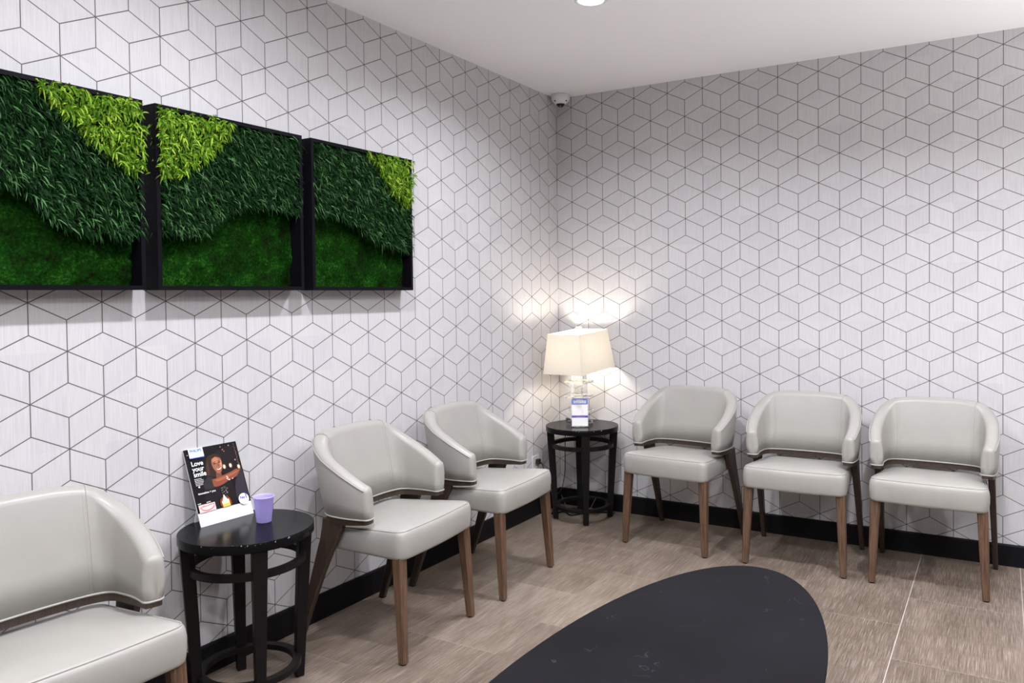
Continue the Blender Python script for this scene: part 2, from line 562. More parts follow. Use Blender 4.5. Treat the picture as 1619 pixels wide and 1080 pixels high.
# ------------------------------------------------------------------ armchair
def make_chair():
    root = empty('armchair', (0, 0, 0))
    # ---- seat: boxed cushion
    def outline():
        c = [(0.232, -0.238, 0.045), (0.203, 0.165, 0.05), (-0.203, 0.165, 0.05), (-0.232, -0.238, 0.045)]
        pts = []
        k = len(c)
        for i in range(k):
            p = Vector(c[i][:2]); a = Vector(c[i - 1][:2]); b = Vector(c[(i + 1) % k][:2]); r = c[i][2]
            da, db = (a - p).normalized(), (b - p).normalized()
            p0, p1 = p + da * r, p + db * r
            for j in range(9):
                t = j / 8
                pts.append(p0 * (1 - t) ** 2 + p * 2 * t * (1 - t) + p1 * t * t)
            nxt = b + (p - b).normalized() * c[(i + 1) % k][2]
            for j in range(1, 10):
                q = p1.lerp(nxt, j / 10)
                bow = 0.010 * math.sin(math.pi * j / 10)
                if i == 3:
                    q = q + Vector((0, -bow))
                pts.append(q)
        return pts
    out = outline()
    def ring(inset, z, crown=0.0):
        r = []
        for p in out:
            q = p - Vector((0, -0.035))
            L = q.length
            s = max(0.0, 1 - inset / L)
            w = Vector((0, -0.035)) + q * s
            dip = 0.055 * (w.y + 0.238) * max(0.0, min(1.0, (z - 0.40) / 0.04))
            r.append((w.x, w.y, z - dip))
        return r
    levels = [(0.03, 0.358), (0.008, 0.358), (0.002, 0.362), (0.0, 0.37), (-0.003, 0.395), (-0.003, 0.425), (0.0, 0.442), (0.004, 0.451),
              (0.0075, 0.4545), (0.0085, 0.4530), (0.0100, 0.4530), (0.0115, 0.4555), (0.02, 0.4595), (0.04, 0.4635), (0.07, 0.467), (0.11, 0.469), (0.15, 0.4705), (0.19, 0.471)]
    s = MB().loft([ring(a, z) for a, z in levels])
    s.build('seat', M['leather'], root)
    MB().tube([(x, y, z + 0.0022) for x, y, z in ring(0.0092, 0.4535)], 0.0022, 6, closed=True).build('piping', M['leather'], root)

    # ---- wrap-around back
    topc = [(0.247, -0.086), (0.257, -0.038), (0.261, 0.02), (0.252, 0.105), (0.212, 0.175), (0.130, 0.205), (0.0, 0.213)]
    botc = [(0.243, -0.086), (0.250, -0.038), (0.250, 0.015), (0.238, 0.080), (0.198, 0.125), (0.120, 0.148), (0.0, 0.155)]
    ztc = [0.603, 0.630, 0.660, 0.704, 0.750, 0.766, 0.769]
    def mirror(c, sgn=True):
        return list(c) + [(-p[0], p[1]) for p in reversed(c[:-1])]
    T = spline(mirror(topc), 6)
    B = spline(mirror(botc), 6)
    Z = spline([(z,) for z in ztc + ztc[-2::-1]], 6)
    n = len(T)
    zb = 0.488
    def norm(C, i):
        a, b = C[max(0, i - 1)], C[min(n - 1, i + 1)]
        t = (b - a) / np.linalg.norm(b - a)
        return np.array([t[1], -t[0]])          # outward for this winding
    rings, edge_out, edge_in, top_out = [], [], [], []
    rr = 0.022
    def section(i, shift=0.0, squeeze=0.0, drop=0.0, low=0.0):
        nt, nb = norm(T, i), norm(B, i)
        tang = -np.array([-nt[1], nt[0]]) if i < n / 2 else np.array([-nt[1], nt[0]])
        th = 0.050 + 0.006 * math.sin(math.pi * i / (n - 1))
        zt = float(Z[i][0]) - drop
        z0 = zb + low
        H = zt - z0
        prof = [(0, 0.0), (-0.004, 0.3 * H), (-0.004, 0.6 * H), (0, H - rr)]
        for q in range(1, 5):
            g = q / 5 * math.pi / 2
            prof.append((rr * (1 - math.cos(g)), H - rr + rr * math.sin(g)))
        prof.append((rr, H))
        prof.append((th - rr, H))
        for q in range(1, 5):
            g = q / 5 * math.pi / 2
            prof.append((th - rr + rr * math.sin(g), H - rr + rr * math.cos(g)))
        prof += [(th, H - rr), (th + 0.004, 0.6 * H), (th + 0.004, 0.3 * H), (th, 0.0)]
        out = []
        for a, h in prof:
            a = a + (th / 2 - a) * squeeze
            f = h / max(H, 1e-6)
            base = B[i] * (1 - f) + T[i] * f
            nn = nb * (1 - f) + nt * f
            pxy = base - nn * a + tang * shift
            out.append((pxy[0], pxy[1], z0 + h))
        return out
    e = 0.016
    def caps(i):
        r = []
        for q in (0, 1, 2, 3, 4):
            g = q / 5 * math.pi / 2
            r.append((e * math.cos(g), (1 - math.sin(g)) * 0.75, 0.022 * (1 - math.sin(g)), 0.004 * (1 - math.sin(g))))
        return [section(i, s_, q_, d_, l_) for s_, q_, d_, l_ in r]
    first = [sec for sec in caps(0)]
    last = [sec for sec in reversed(caps(n - 1))]
    rings = first + [section(i) for i in range(n)] + last
    sh = MB().loft(rings)
    sh.build('backrest', M['leather'], root)
    low_out = [r[0] for r in rings[1:-1]]
    low_in = [r[-1] for r in rings[1:-1]]
    loop = low_out + list(reversed(low_in))
    MB().tube([(x, y, zb - 0.001) for x, y, z in loop], 0.0030, 8, closed=True).build('piping', M['leather'], root)
    # welt along the outer top edge of the arms
    MB().tube([np.array(section(i)[4]) + np.array([*(norm(T, i) * 0.0012), 0.001]) for i in range(n)], 0.0024, 6).build('piping', M['leather'], root)
    # stitched seams where back panel meets the arms
    for sgn in (1, -1):
        sm = MB()
        for off in (-0.0045, 0.0045):
            line = []
            idx = 4 * 6 + 3 if sgn > 0 else n - 1 - (4 * 6 + 3)
            sec = section(idx)
            tn = norm(T, idx)
            tg = np.array([-tn[1], tn[0]])
            for q in range(6, len(sec)):
                x, y, z = sec[q]
                inn = -tn if q > 9 else np.zeros(2)
                line.append((x + tg[0] * off + inn[0] * 0.0003, y + tg[1] * off + inn[1] * 0.0003, z + (0.0004 if q <= 11 else 0)))
            sm.tube(line, 0.0009, 5)
        sm.build('seam', M['seam'], root)
    # ---- wooden rail under the upholstery
    rl = []
    src = rings[1:-1]
    for i, r in enumerate(src):
        o_, i_ = np.array(r[0][:2]), np.array(r[-1][:2])
        d_ = (i_ - o_)
        a_, b_ = o_ + d_ * 0.06, i_ - d_ * 0.06
        u_ = min(1, min(i, len(src) - 1 - i) / 14.0)
        lo = 0.4715 - 0.009 * u_
        rl.append([(a_[0], a_[1], zb - 0.003), (b_[0], b_[1], zb - 0.003), (b_[0], b_[1], lo), (a_[0], a_[1], lo)])
    MB().loft(rl).build('rail', M['rail'], root, smooth='auto')
    # ---- legs
    for sx in (1, -1):
        def octa(x, y, z, h):
            c = h * 0.72
            return [(x + a, y + b, z) for a, b in ((-c, -h), (c, -h), (h, -c), (h, c), (c, h), (-c, h), (-h, c), (-h, -c))]
        lg = MB().loft([octa(sx * 0.2185, -0.224, 0.006, 0.0135), octa(sx * 0.2115, -0.214, 0.19, 0.0175), octa(sx * 0.2045, -0.203, 0.366, 0.0205)])
        lo = lg.build('leg', M['leg'], root, smooth=False)
        MB().lathe([(0.0105, 0.0), (0.0115, 0.003), (0.0115, 0.007)], (sx * 0.2185, -0.224, 0), 16).build('foot_glide', M['glide'], lo)
    for sx in (1, -1):
        prof = [(0.475, 0.008, 0.104), (0.44, 0.020, 0.108), (0.40, 0.040, 0.116), (0.36, 0.062, 0.129), (0.28, 0.100, 0.153), (0.15, 0.153, 0.191), (0.006, 0.206, 0.235)]
        rings_ = []
        for z, yf, yb in prof:
            f = z / 0.475
            xc = 0.240 - 0.011 * f
            h = 0.0105 + 0.003 * f
            c = 0.004
            rings_.append([(sx * (xc - h), yf + c, z), (sx * (xc - h + c), yf, z), (sx * (xc + h - c), yf, z), (sx * (xc + h), yf + c, z),
                           (sx * (xc + h), yb - c, z), (sx * (xc + h - c), yb, z), (sx * (xc - h + c), yb, z), (sx * (xc - h), yb - c, z)])
        if sx < 0:
            rings_ = [list(reversed(r)) for r in rings_]
        lo = MB().loft(list(reversed(rings_))).build('leg', M['rail'], root, smooth='auto')  # rear legs take the rail's darker tone, standing in for their shade
        MB().box((sx * 0.24, 0.2205, 0.0035), (0.018, 0.024, 0.007)).build('foot_glide', M['glide'], lo, smooth=False)
    return root


def copy_tree(o, parent=None):
    c = o.copy()
    COL.objects.link(c)
    if parent is not None:
        c.parent = parent
    for ch in list(o.children):
        copy_tree(ch, c)
    return c


def along(mid, deg, off=0.224):
    """front-leg midpoint and direction from left to right front leg -> chair origin and rotation"""
    a = math.radians(deg)
    # local front is -y; local +x runs along deg
    return (mid[0] - math.sin(a) * off, mid[1] + math.cos(a) * off, 0), a


CH = [((0.879, -0.517), -5.2, 'cream vinyl armchair against the right wall, next to the table with the lit lamp'),
      ((1.506, -0.514), 1.2, 'cream vinyl armchair in the middle of the three along the right wall'),
      ((2.059, -0.512), -1.2, 'cream vinyl armchair at the right end of the row along the right wall'),
      ((0.527, -1.839), 94.5, 'cream vinyl armchair on the left wall just right of the table with the poster'),
      ((0.520, -1.208), 93.6, 'cream vinyl armchair on the left wall beside the wall outlet, near the corner lamp table'),
      ((0.548, -3.103), 85.5, 'cream vinyl armchair cut off by the left edge, beside the table with the poster')]
proto = make_chair()
for i, (mid, deg, lab) in enumerate(CH):
    loc, a = along(mid, deg)
    o = proto if i == 0 else copy_tree(proto)
    o.location = loc
    o.rotation_euler = (0, 0, a)
    tag(o, lab, 'chair', 'cream armchairs along the walls')


# ------------------------------------------------------------------ round side tables
TZ = 0.528


def make_table():
    root = empty('side_table', (0, 0, 0))
    MB().lathe([(0.190, TZ - 0.029), (0.203, TZ - 0.029), (0.205, TZ - 0.027), (0.205, TZ - 0.002), (0.2035, TZ)], n=72).build('tabletop', M['ttop'], root, smooth='auto')

    def band(r0, r1, z0, z1):
        b = MB()
        n = 64
        rings = []
        for k in range(n + 1):
            a = 2 * math.pi * k / n
            c, s_ = math.cos(a), math.sin(a)
            rings.append([(c * r0, s_ * r0, z0), (c * r1, s_ * r1, z0), (c * r1, s_ * r1, z1), (c * r0, s_ * r0, z1)])
        return b.loft(rings, cap=False)
    band(0.160, 0.178, 0.408, 0.430).build('upper_ring', M['tleg'], root, smooth='auto')
    band(0.132, 0.158, 0.066, 0.084).build('lower_ring', M['tleg'], root, smooth='auto')
    for q in range(4):
        a = math.pi / 2 * q
        rings = []
        for z, ri, ro, h in ((0.003, 0.140, 0.168, 0.0145), (0.25, 0.148, 0.184, 0.018), (TZ - 0.029, 0.160, 0.200, 0.0215)):
            rings.append([(r * math.cos(a) - t * math.sin(a), r * math.sin(a) + t * math.cos(a), z)
                          for r, t in ((ri, -h), (ro, -h), (ro, h), (ri, h))])
        lg = MB().loft(rings).build('leg', M['tleg'], root, smooth=False, bevel=0.002)
        MB().lathe([(0.009, 0.0), (0.010, 0.0015), (0.010, 0.0035)], (0.154 * math.cos(a), 0.154 * math.sin(a), 0), 16).build('foot_glide', M['metal'], lg)
    return root


t1 = make_table()
t2 = copy_tree(t1)
t1.location = (0.215, -2.418, 0)
t1.rotation_euler = (0, 0, math.radians(-28))
t2.location = (0.264, -0.208, 0)
t2.rotation_euler = (0, 0, math.radians(-56))
tag(t1, 'round black side table holding the poster and the lilac cup', 'side table', 'round black side tables')
tag(t2, 'round black side table in the corner under the lit lamp', 'side table', 'round black side tables')

# ------------------------------------------------------------------ oval coffee table
ov = empty('coffee_table', (1.66, -2.55, 0), 0)
N = 96
def oval(a, b, z):
    return [(a * math.cos(2 * math.pi * k / N), b * math.sin(2 * math.pi * k / N), z) for k in range(N)]
MB().loft([oval(0.31, 0.88, 0.358), oval(0.325, 0.895, 0.362), oval(0.339, 0.909, 0.380), oval(0.340, 0.910, 0.385), oval(0.3385, 0.9085, 0.3895), oval(0.335, 0.905, 0.3905)]).build('tabletop', M['egg'], ov, smooth='auto')
for sy in (1, -1):
    MB().loft([[(x * 0.85, sy * 0.42 + y, 0) for x, y in ((-.16, -.05), (.16, -.05), (.16, .05), (-.16, .05))],
               [(x, sy * 0.42 + y, 0.36) for x, y in ((-.16, -.05), (.16, -.05), (.16, .05), (-.16, .05))]]).build('leg', M['tleg'], ov, smooth=False, bevel=0.004)
tag(ov, 'low black oval coffee table in the foreground', 'coffee table')

# ------------------------------------------------------------------ living wall panels
def inside(poly, y, z):
    c = False
    j = len(poly) - 1
    for i in range(len(poly)):
        (yi, zi), (yj, zj) = poly[i], poly[j]
        if (zi > z) != (zj > z) and y < (yj - yi) * (z - zi) / (zj - zi) + yi:
            c = not c
        j = i
    return c


ZB, ZT, FD = 1.291, 1.864, 0.070


def blades(name, pts, parent, mat, seed, lim, length, width, out, down, jit, glint=0.2):
    """one mesh of narrow curved leaves rooted at the given (y, z) points"""
    rng = np.random.default_rng(seed)
    V, Fc, tone = [], [], []
    for (y, z, x) in pts:
        L = rng.uniform(*length)
        w = rng.uniform(*width)
        ang = math.radians(rng.normal(down, jit))
        o_ = rng.uniform(*out)
        d = np.array([o_, math.cos(ang), math.sin(ang)])
        d /= np.linalg.norm(d)
        sag = np.array([-0.25, 0.0, -0.55]) * rng.uniform(0.5, 1.3)
        side = np.cross(d, np.array([1.0, 0, 0]) + rng.normal(0, 0.35, 3))
        side /= np.linalg.norm(side) + 1e-9
        p = np.array([x, y, z])
        b = len(V)
        for q, (t, ww) in enumerate(((0, 0.35), (0.38, 1.0), (0.74, 0.72), (1.0, 0.0))):
            c = p + d * L * t + sag * L * t * t
            c[0] = min(max(c[0], 0.012), lim)
            if q < 3:
                V.append(c - side * w * ww / 2)
                V.append(c + side * w * ww / 2)
            else:
                V.append(c)
        Fc += [(b, b + 1, b + 3, b + 2), (b + 2, b + 3, b + 5, b + 4), (b + 4, b + 5, b + 6)]
        tv = float(rng.uniform(0.82, 1.0) if rng.uniform() < glint else rng.beta(2, 3) * 0.85)  # a share of leaves is coloured pale to imitate glints
        tone += [tv] * 7
    o = obj(name, V, Fc, mat, parent)
    at = o.data.attributes.new('tone', 'FLOAT', 'POINT')
    at.data.foreach_set('value', tone)
    return o


def make_panel(y0, y1, dark, bright, seed, label):
    root = empty('living_wall_panel', (0, (y0 + y1) / 2, ZB))
    yc = (y0 + y1) / 2
    rim = 0.013
    f = MB()
    f.box((FD / 2, y0 + rim / 2 - yc, (ZT - ZB) / 2), (FD, rim, ZT - ZB))
    f.box((FD / 2, y1 - rim / 2 - yc, (ZT - ZB) / 2), (FD, rim, ZT - ZB))
    f.box((FD / 2, 0, rim / 2), (FD, y1 - y0 - 2 * rim, rim))
    f.box((FD / 2, 0, ZT - ZB - rim / 2), (FD, y1 - y0 - 2 * rim, rim))
    f.box((0.004, 0, (ZT - ZB) / 2), (0.006, y1 - y0 - 2 * rim, ZT - ZB - 2 * rim))
    f.build('frame', M['frame'], root, smooth=False)
    # moss bed (lumpy relief)
    rng = np.random.default_rng(seed)
    ya, yb, za, zb_ = y0 + rim, y1 - rim, ZB + rim, ZT - rim
    ny = nz = 90
    g = np.zeros((nz, ny))
    for sc in (5, 11, 24, 45):
        h = rng.normal(0, 1, (sc + 2, sc + 2))
        yy = np.linspace(0, sc, ny); zz = np.linspace(0, sc, nz)
        yi = np.floor(yy).astype(int); zi = np.floor(zz).astype(int)
        fy = (yy - yi)[None, :]; fz = (zz - zi)[:, None]
        fy = fy * fy * (3 - 2 * fy); fz = fz * fz * (3 - 2 * fz)
        a = h[np.ix_(zi, yi)]; b = h[np.ix_(zi, yi + 1)]; c = h[np.ix_(zi + 1, yi)]; d = h[np.ix_(zi + 1, yi + 1)]
        g += (a * (1 - fy) * (1 - fz) + b * fy * (1 - fz) + c * (1 - fy) * fz + d * fy * fz) / sc ** 0.6
    g = 0.017 + 0.0042 * g / g.std()
    g = np.clip(g, 0.008, 0.05)
    V = [(g[i, j], ya + (yb - ya) * j / (ny - 1) - yc, za + (zb_ - za) * i / (nz - 1) - ZB) for i in range(nz) for j in range(ny)]
    Fc = [(i * ny + j, i * ny + j + 1, (i + 1) * ny + j + 1, (i + 1) * ny + j) for i in range(nz - 1) for j in range(ny - 1)]
    obj('moss', V, Fc, M['moss'], root)
    # leaves
    dp = [(y0, dark[0][1])] + list(dark) + [(y1, dark[-1][1])]
    dk, lm = [], []
    for _ in range(20000):
        y = rng.uniform(y0 + 0.008, y1 - 0.008)
        z = rng.uniform(ZB + 0.02, ZT - 0.008)
        low = np.interp(y, [p[0] for p in dp], [p[1] for p in dp]) + 0.022
        if z < low:
            continue
        if inside(bright, y, z):
            if rng.uniform() < 0.26:
                lm.append((y - yc, z - ZB, rng.uniform(0.040, 0.088)))
        else:
            dk.append((y - yc, z - ZB, rng.uniform(0.026, 0.070)))
    # a backing tuft so that no frame back shows between the leaves
    blades('dark_foliage', dk, root, M['grass'], seed + 1, 0.098, (0.018, 0.032), (0.0025, 0.0041), (0.3, 1.3), -36, 46, 0.2)
    lm2 = []
    for (y, z, x) in lm:            # whorls of five leaves
        for _ in range(5):
            lm2.append((y + rng.normal(0, 0.001), z + rng.normal(0, 0.001), x + rng.normal(0, 0.002)))
    if lm2:
        blades('lime_foliage', lm2, root, M['lime'], seed + 2, 0.122, (0.014, 0.028), (0.0036, 0.0062), (0.1, 1.0), 0, 200)
    tag(root, label, 'living wall panel', 'framed green plant panels on the left wall')
    return root


make_panel(-3.220, -2.648, [(-3.22, 1.60), (-3.12, 1.565), (-3.046, 1.548), (-2.979, 1.539), (-2.925, 1.485), (-2.885, 1.448), (-2.826, 1.434), (-2.763, 1.434), (-2.706, 1.428), (-2.673, 1.434)],
           [(-2.985, 1.875), (-2.908, 1.875), (-2.807, 1.87), (-2.64, 1.87), (-2.64, 1.685), (-2.678, 1.636), (-2.729, 1.666), (-2.81, 1.725), (-2.861, 1.769)], 11,
           'leftmost framed plant panel, cut off by the photo edge, lime leaves along its top right')
make_panel(-2.608, -2.032, [(-2.617, 1.452), (-2.564, 1.445), (-2.488, 1.446), (-2.418, 1.464), (-2.381, 1.508), (-2.324, 1.54), (-2.267, 1.56), (-2.159, 1.57), (-2.088, 1.553), (-2.05, 1.549)],
           [(-2.617, 1.875), (-2.34, 1.875), (-2.344, 1.827), (-2.387, 1.777), (-2.459, 1.705), (-2.538, 1.648), (-2.618, 1.643)], 23,
           'middle framed plant panel of the three, lime leaves filling its top left corner')
make_panel(-1.988, -1.415, [(-1.992, 1.549), (-1.886, 1.569), (-1.82, 1.557), (-1.733, 1.518), (-1.642, 1.477), (-1.526, 1.45), (-1.44, 1.44)],
           [(-1.72, 1.875), (-1.40, 1.875), (-1.40, 1.68), (-1.465, 1.657), (-1.557, 1.715), (-1.613, 1.788)], 37,
           'rightmost framed plant panel nearest the corner, small lime patch at its top right')

# ------------------------------------------------------------------ table lamp
LX, LY = 0.240, -0.192
lamp = empty('table_lamp', (LX, LY, TZ), math.radians(-5))
b = MB().box((0, 0, 0.011), (0.110, 0.110, 0.022))
b.build('base', M['acrylic'], lamp, smooth=False, bevel=0.002)
ac = [(0.043, 0.022, 0.072), (0.118, 0.072, 0.086), (0.070, 0.086, 0.152), (0.118, 0.152, 0.166), (0.070, 0.166, 0.235), (0.118, 0.235, 0.249), (0.064, 0.249, 0.330)]
for w, z0, z1 in ac:
    MB().box((0, 0, (z0 + z1) / 2 + 0.0002), (w, w, z1 - z0 - 0.0004)).build('acrylic_block', M['acrylic'], lamp, smooth=False, bevel=0.0015)
MB().lathe([(0.006, 0.332), (0.006, 0.355), (0.014, 0.355), (0.014, 0.390)], n=16).build('stem', M['metal'], lamp)
MB().lathe([(0.010, 0.380), (0.016, 0.395), (0.027, 0.417), (0.030, 0.437), (0.026, 0.457), (0.014, 0.470), (0.003, 0.473)], n=24).build('bulb', M['bulb'], lamp)
# tapered rectangular shade, open above and below
sz0, sz1 = 0.298, 0.518
bx0, by0, bx1, by1 = 0.127, 0.180, 0.108, 0.146
def rect(a, c, z, t=0.0):
    return [(-a + t, -c + t, z), (a - t, -c + t, z), (a - t, c - t, z), (-a + t, c - t, z)]
sh = MB()
sh.loft([rect(bx0, by0, sz0), rect(bx1, by1, sz1), rect(bx1, by1, sz1, 0.0016), rect(bx0, by0, sz0, 0.0016), rect(bx0, by0, sz0)], cap=False)
shade = sh.build('lamp_shade', M['shade'], lamp, smooth=False)
shade.rotation_euler = (0.07, 0, 0)          # the shade sits a little crooked
shade.location = (0, 0.028, 0.010)
hp = MB()
for sx, sy in ((1, 0), (-1, 0), (0, 1), (0, -1)):
    hp.tube([(sx * (bx1 - 0.002), sy * (by1 - 0.002), sz1 - 0.006), (sx * 0.008, sy * 0.008, sz1 - 0.006)], 0.0018, 6)
for sx in (1, -1):
    hp.tube(spline([(sx * 0.012, 0, 0.405), (sx * 0.048, 0, 0.44), (sx * 0.048, 0, 0.49), (sx * 0.006, 0, sz1 - 0.006)], 6), 0.0016, 6)
hp.build('harp', M['metal'], lamp)
fn = MB().box((0, 0, sz1 + 0.003), (0.012, 0.012, 0.010))
for dx in (-0.015, 0.015):
    fn.box((dx, 0, sz1 + 0.021), (0.007, 0.009, 0.026))
for dz in (0.0105, 0.0345):
    fn.box((0, 0, sz1 + dz), (0.037, 0.009, 0.007))
fn.build('finial', M['white'], lamp, smooth=False)
def L_(p):
    a, c, s_ = (p[0] - LX, p[1] - LY), math.cos(math.radians(-5)), math.sin(math.radians(-5))
    return (a[0] * c + a[1] * s_, -a[0] * s_ + a[1] * c, p[2] - TZ)
cord_pts = [(0.225, -0.165, TZ + 0.004), (0.175, -0.155, TZ + 0.004), (0.135, -0.135, TZ + 0.006), (0.100, -0.095, TZ + 0.004), (0.083, -0.075, 0.50), (0.078, -0.075, 0.38), (0.076, -0.080, 0.20),
            (0.062, -0.12, 0.10), (0.045, -0.20, 0.13), (0.046, -0.26, 0.24), (0.044, -0.287, 0.300), (0.032, -0.290, 0.312)]
MB().tube([L_(p) for p in spline(cord_pts, 6)], 0.0026, 6).build('cord', M['cord'], lamp)
MB().tube([L_((0.150, -0.147, TZ + 0.0095)), L_((0.135, -0.135, TZ + 0.0095)), L_((0.110, -0.108, TZ + 0.0095))], [0.007, 0.009, 0.007], 10).build('cord_switch', M['cord'], lamp)
MB().box(L_((0.022, -0.290, 0.312)), (0.022, 0.026, 0.030)).build('plug', M['cord'], lamp, smooth=False, bevel=0.003)
tag(lamp, 'lit table lamp with cream rectangular shade and clear acrylic block stem', 'table lamp')

# ------------------------------------------------------------------ card stand in front of the lamp
cs = empty('card_stand', (0.285, -0.272, TZ), math.radians(28))
CW, CHh = 0.090, 0.152
MB().box((0, 0, 0.003), (CW + 0.008, 0.040, 0.005)).build('holder_base', M['acrylic'], cs, smooth=False, bevel=0.001)
def lean(x, y, z, a=0.16):
    return (x, y + z * math.sin(a), 0.0056 + z * math.cos(a))
def lean_box(x0, x1, z0, z1, y0, y1):
    v = [lean(x, y, z) for z in (z0, z1) for x, y in ((x0, y0), (x1, y0), (x1, y1), (x0, y1))]
    return v, [(3, 2, 1, 0), (4, 5, 6, 7), (0, 1, 5, 4), (1, 2, 6, 5), (2, 3, 7, 6), (3, 0, 4, 7)]
MB().add(*lean_box(-CW / 2 - 0.004, CW / 2 + 0.004, 0, CHh - 0.01, 0.0022, 0.0042)).build('holder_back', M['acrylic'], cs, smooth=False)
cm = MB()
cm.add(*lean_box(-CW / 2, CW / 2, 0.0, CHh, 0.0, 0.0016), 0)
def strip(x0, x1, z0, z1, m, lift):
    cm.add([lean(x0, -lift, z0), lean(x1, -lift, z0), lean(x1, -lift, z1), lean(x0, -lift, z1)], [(0, 1, 2, 3)], m)
h = CW / 2
strip(-h, h, CHh * 0.775, CHh, 1, 0.0003)
strip(-h, h, CHh * 0.295, CHh * 0.375, 2, 0.0003)
strip(-h * 0.5, h * 0.6, CHh * 0.315, CHh * 0.335, 4, 0.0006)
strip(-h * 0.45, h * 0.45, CHh * 0.935, CHh * 0.955, 3, 0.0006)
rr_ = random.Random(3)
for z0, z1 in ((0.875, 0.915), (0.825, 0.855)):
    x = -h * 0.78
    while x < h * 0.72:
        w = rr_.uniform(0.006, 0.013)
        strip(x, min(x + w, h * 0.78), CHh * z0, CHh * z1, 3, 0.0006)
        x += w + 0.002
cm.build('card', None, cs, smooth=False, mats=[M['paper'], plain('card_blue', (0.13, 0.19, 0.55), 0.4), plain('card_purple', (0.09, 0.07, 0.36), 0.4), M['paper'], plain('card_mauve', (0.36, 0.22, 0.36), 0.4)])
tag(cs, 'small white card with blue header standing before the lamp', 'card stand')

# ------------------------------------------------------------------ poster on the near side table
def text_mesh(txt, size, bold=0.0):
    cu = bpy.data.curves.new('text', 'FONT')
    cu.body = txt
    cu.size = size
    cu.offset = bold
    o = bpy.data.objects.new('text', cu)
    COL.objects.link(o)
    dg = bpy.context.evaluated_depsgraph_get()
    me = bpy.data.meshes.new_from_object(o.evaluated_get(dg))
    v = [tuple(p.co) for p in me.vertices]
    f = [tuple(p.vertices) for p in me.polygons]
    bpy.data.objects.remove(o)
    bpy.data.meshes.remove(me)
    return v, f


PW, PH, PM, PL = 0.194, 0.256, 0.044, 0.375
ps = empty('poster_stand', (0.101, -2.401, TZ + 0.0005), 1.522)
def PP(u, v, lift=0.0):
    """poster space: u 0..1 left to right, v 0..1 downwards over the printed area -> local xyz"""
    z = PM + (PH - PM) * (1 - v)
    x = (u - 0.5) * PW
    return (x, z * math.sin(PL) - lift * math.cos(PL), z * math.cos(PL) + lift * math.sin(PL))
def PB(x0, x1, z0, z1, y0, y1):
    f = lambda x, y, z: (x, z * math.sin(PL) + y * math.cos(PL), z * math.cos(PL) - y * math.sin(PL))
    v = [f(x, y, z) for z in (z0, z1) for x, y in ((x0, y0), (x1, y0), (x1, y1), (x0, y1))]
    return v, [(3, 2, 1, 0), (4, 5, 6, 7), (0, 1, 5, 4), (1, 2, 6, 5), (2, 3, 7, 6), (3, 0, 4, 7)]
MB().add(*PB(-PW / 2, PW / 2, 0.0, PH, 0.0003, 0.0035)).build('board', M['paper'], ps, smooth=False)
MB().add([(-0.035, 0.004 + 0.20 * math.sin(PL), 0.20 * math.cos(PL)), (0.035, 0.004 + 0.20 * math.sin(PL), 0.20 * math.cos(PL)), (0.075, 0.070, 0.0), (-0.075, 0.070, 0.0),
          (-0.035, 0.0065 + 0.20 * math.sin(PL), 0.20 * math.cos(PL)), (0.035, 0.0065 + 0.20 * math.sin(PL), 0.20 * math.cos(PL)), (0.075, 0.0725, 0.0), (-0.075, 0.0725, 0.0)],
         [(0, 1, 2, 3), (7, 6, 5, 4), (0, 4, 5, 1), (1, 5, 6, 2), (2, 6, 7, 3), (3, 7, 4, 0)]).build('easel_back', M['paper'], ps, smooth=False)
asp = PW / (PH - PM)
pm = MB()
PC = {}
PMATS = []
def ink(name, col):
    if name not in PC:
        PC[name] = len(PMATS)
        PMATS.append(plain('print_' + name, col, 0.45, spec=0.12))
    return PC[name]
lay = [0.0003]
def poly(pts, name, col, over=False):
    lay[0] += 0.00004
    if not over:
        pts = [(min(max(u, 0.0), 1.0), min(max(v, 0.0), 1.0)) for u, v in pts]
    pm.add([PP(u, v, lay[0]) for u, v in pts], [tuple(reversed(range(len(pts))))], ink(name, col))
def ell(cu, cv, ru, rv, name, col, rot=0.0, n=28, over=False):
    pts = []
    for k in range(n):
        a = 2 * math.pi * k / n
        x, y = ru * math.cos(a), rv * math.sin(a)
        pts.append((cu + x * math.cos(rot) - y * math.sin(rot), cv + (x * math.sin(rot) + y * math.cos(rot)) * asp))
    poly(pts, name, col, over)
def blob(pts, name, col, n=5):
    q = spline(list(pts) + [pts[0]], n)[:-1]
    poly([tuple(p) for p in q], name, col)
BLK = (0.007, 0.005, 0.006)
poly([(0, 0), (1, 0), (1, 1), (0, 1)], 'night', BLK)
# warm dim room behind
blob([(0.55, 0.12), (0.9, 0.05), (0.98, 0.3), (0.9, 0.5), (0.6, 0.45)], 'room', (0.014, 0.010, 0.011))
# hair
blob([(0.52, 0.135), (0.40, 0.17), (0.34, 0.28), (0.30, 0.42), (0.33, 0.52), (0.45, 0.56), (0.56, 0.50), (0.63, 0.38), (0.655, 0.27), (0.62, 0.17)], 'hair', (0.035, 0.017, 0.012))
blob([(0.38, 0.22), (0.345, 0.32), (0.335, 0.45), (0.37, 0.44), (0.385, 0.33)], 'hair_light', (0.07, 0.03, 0.02))
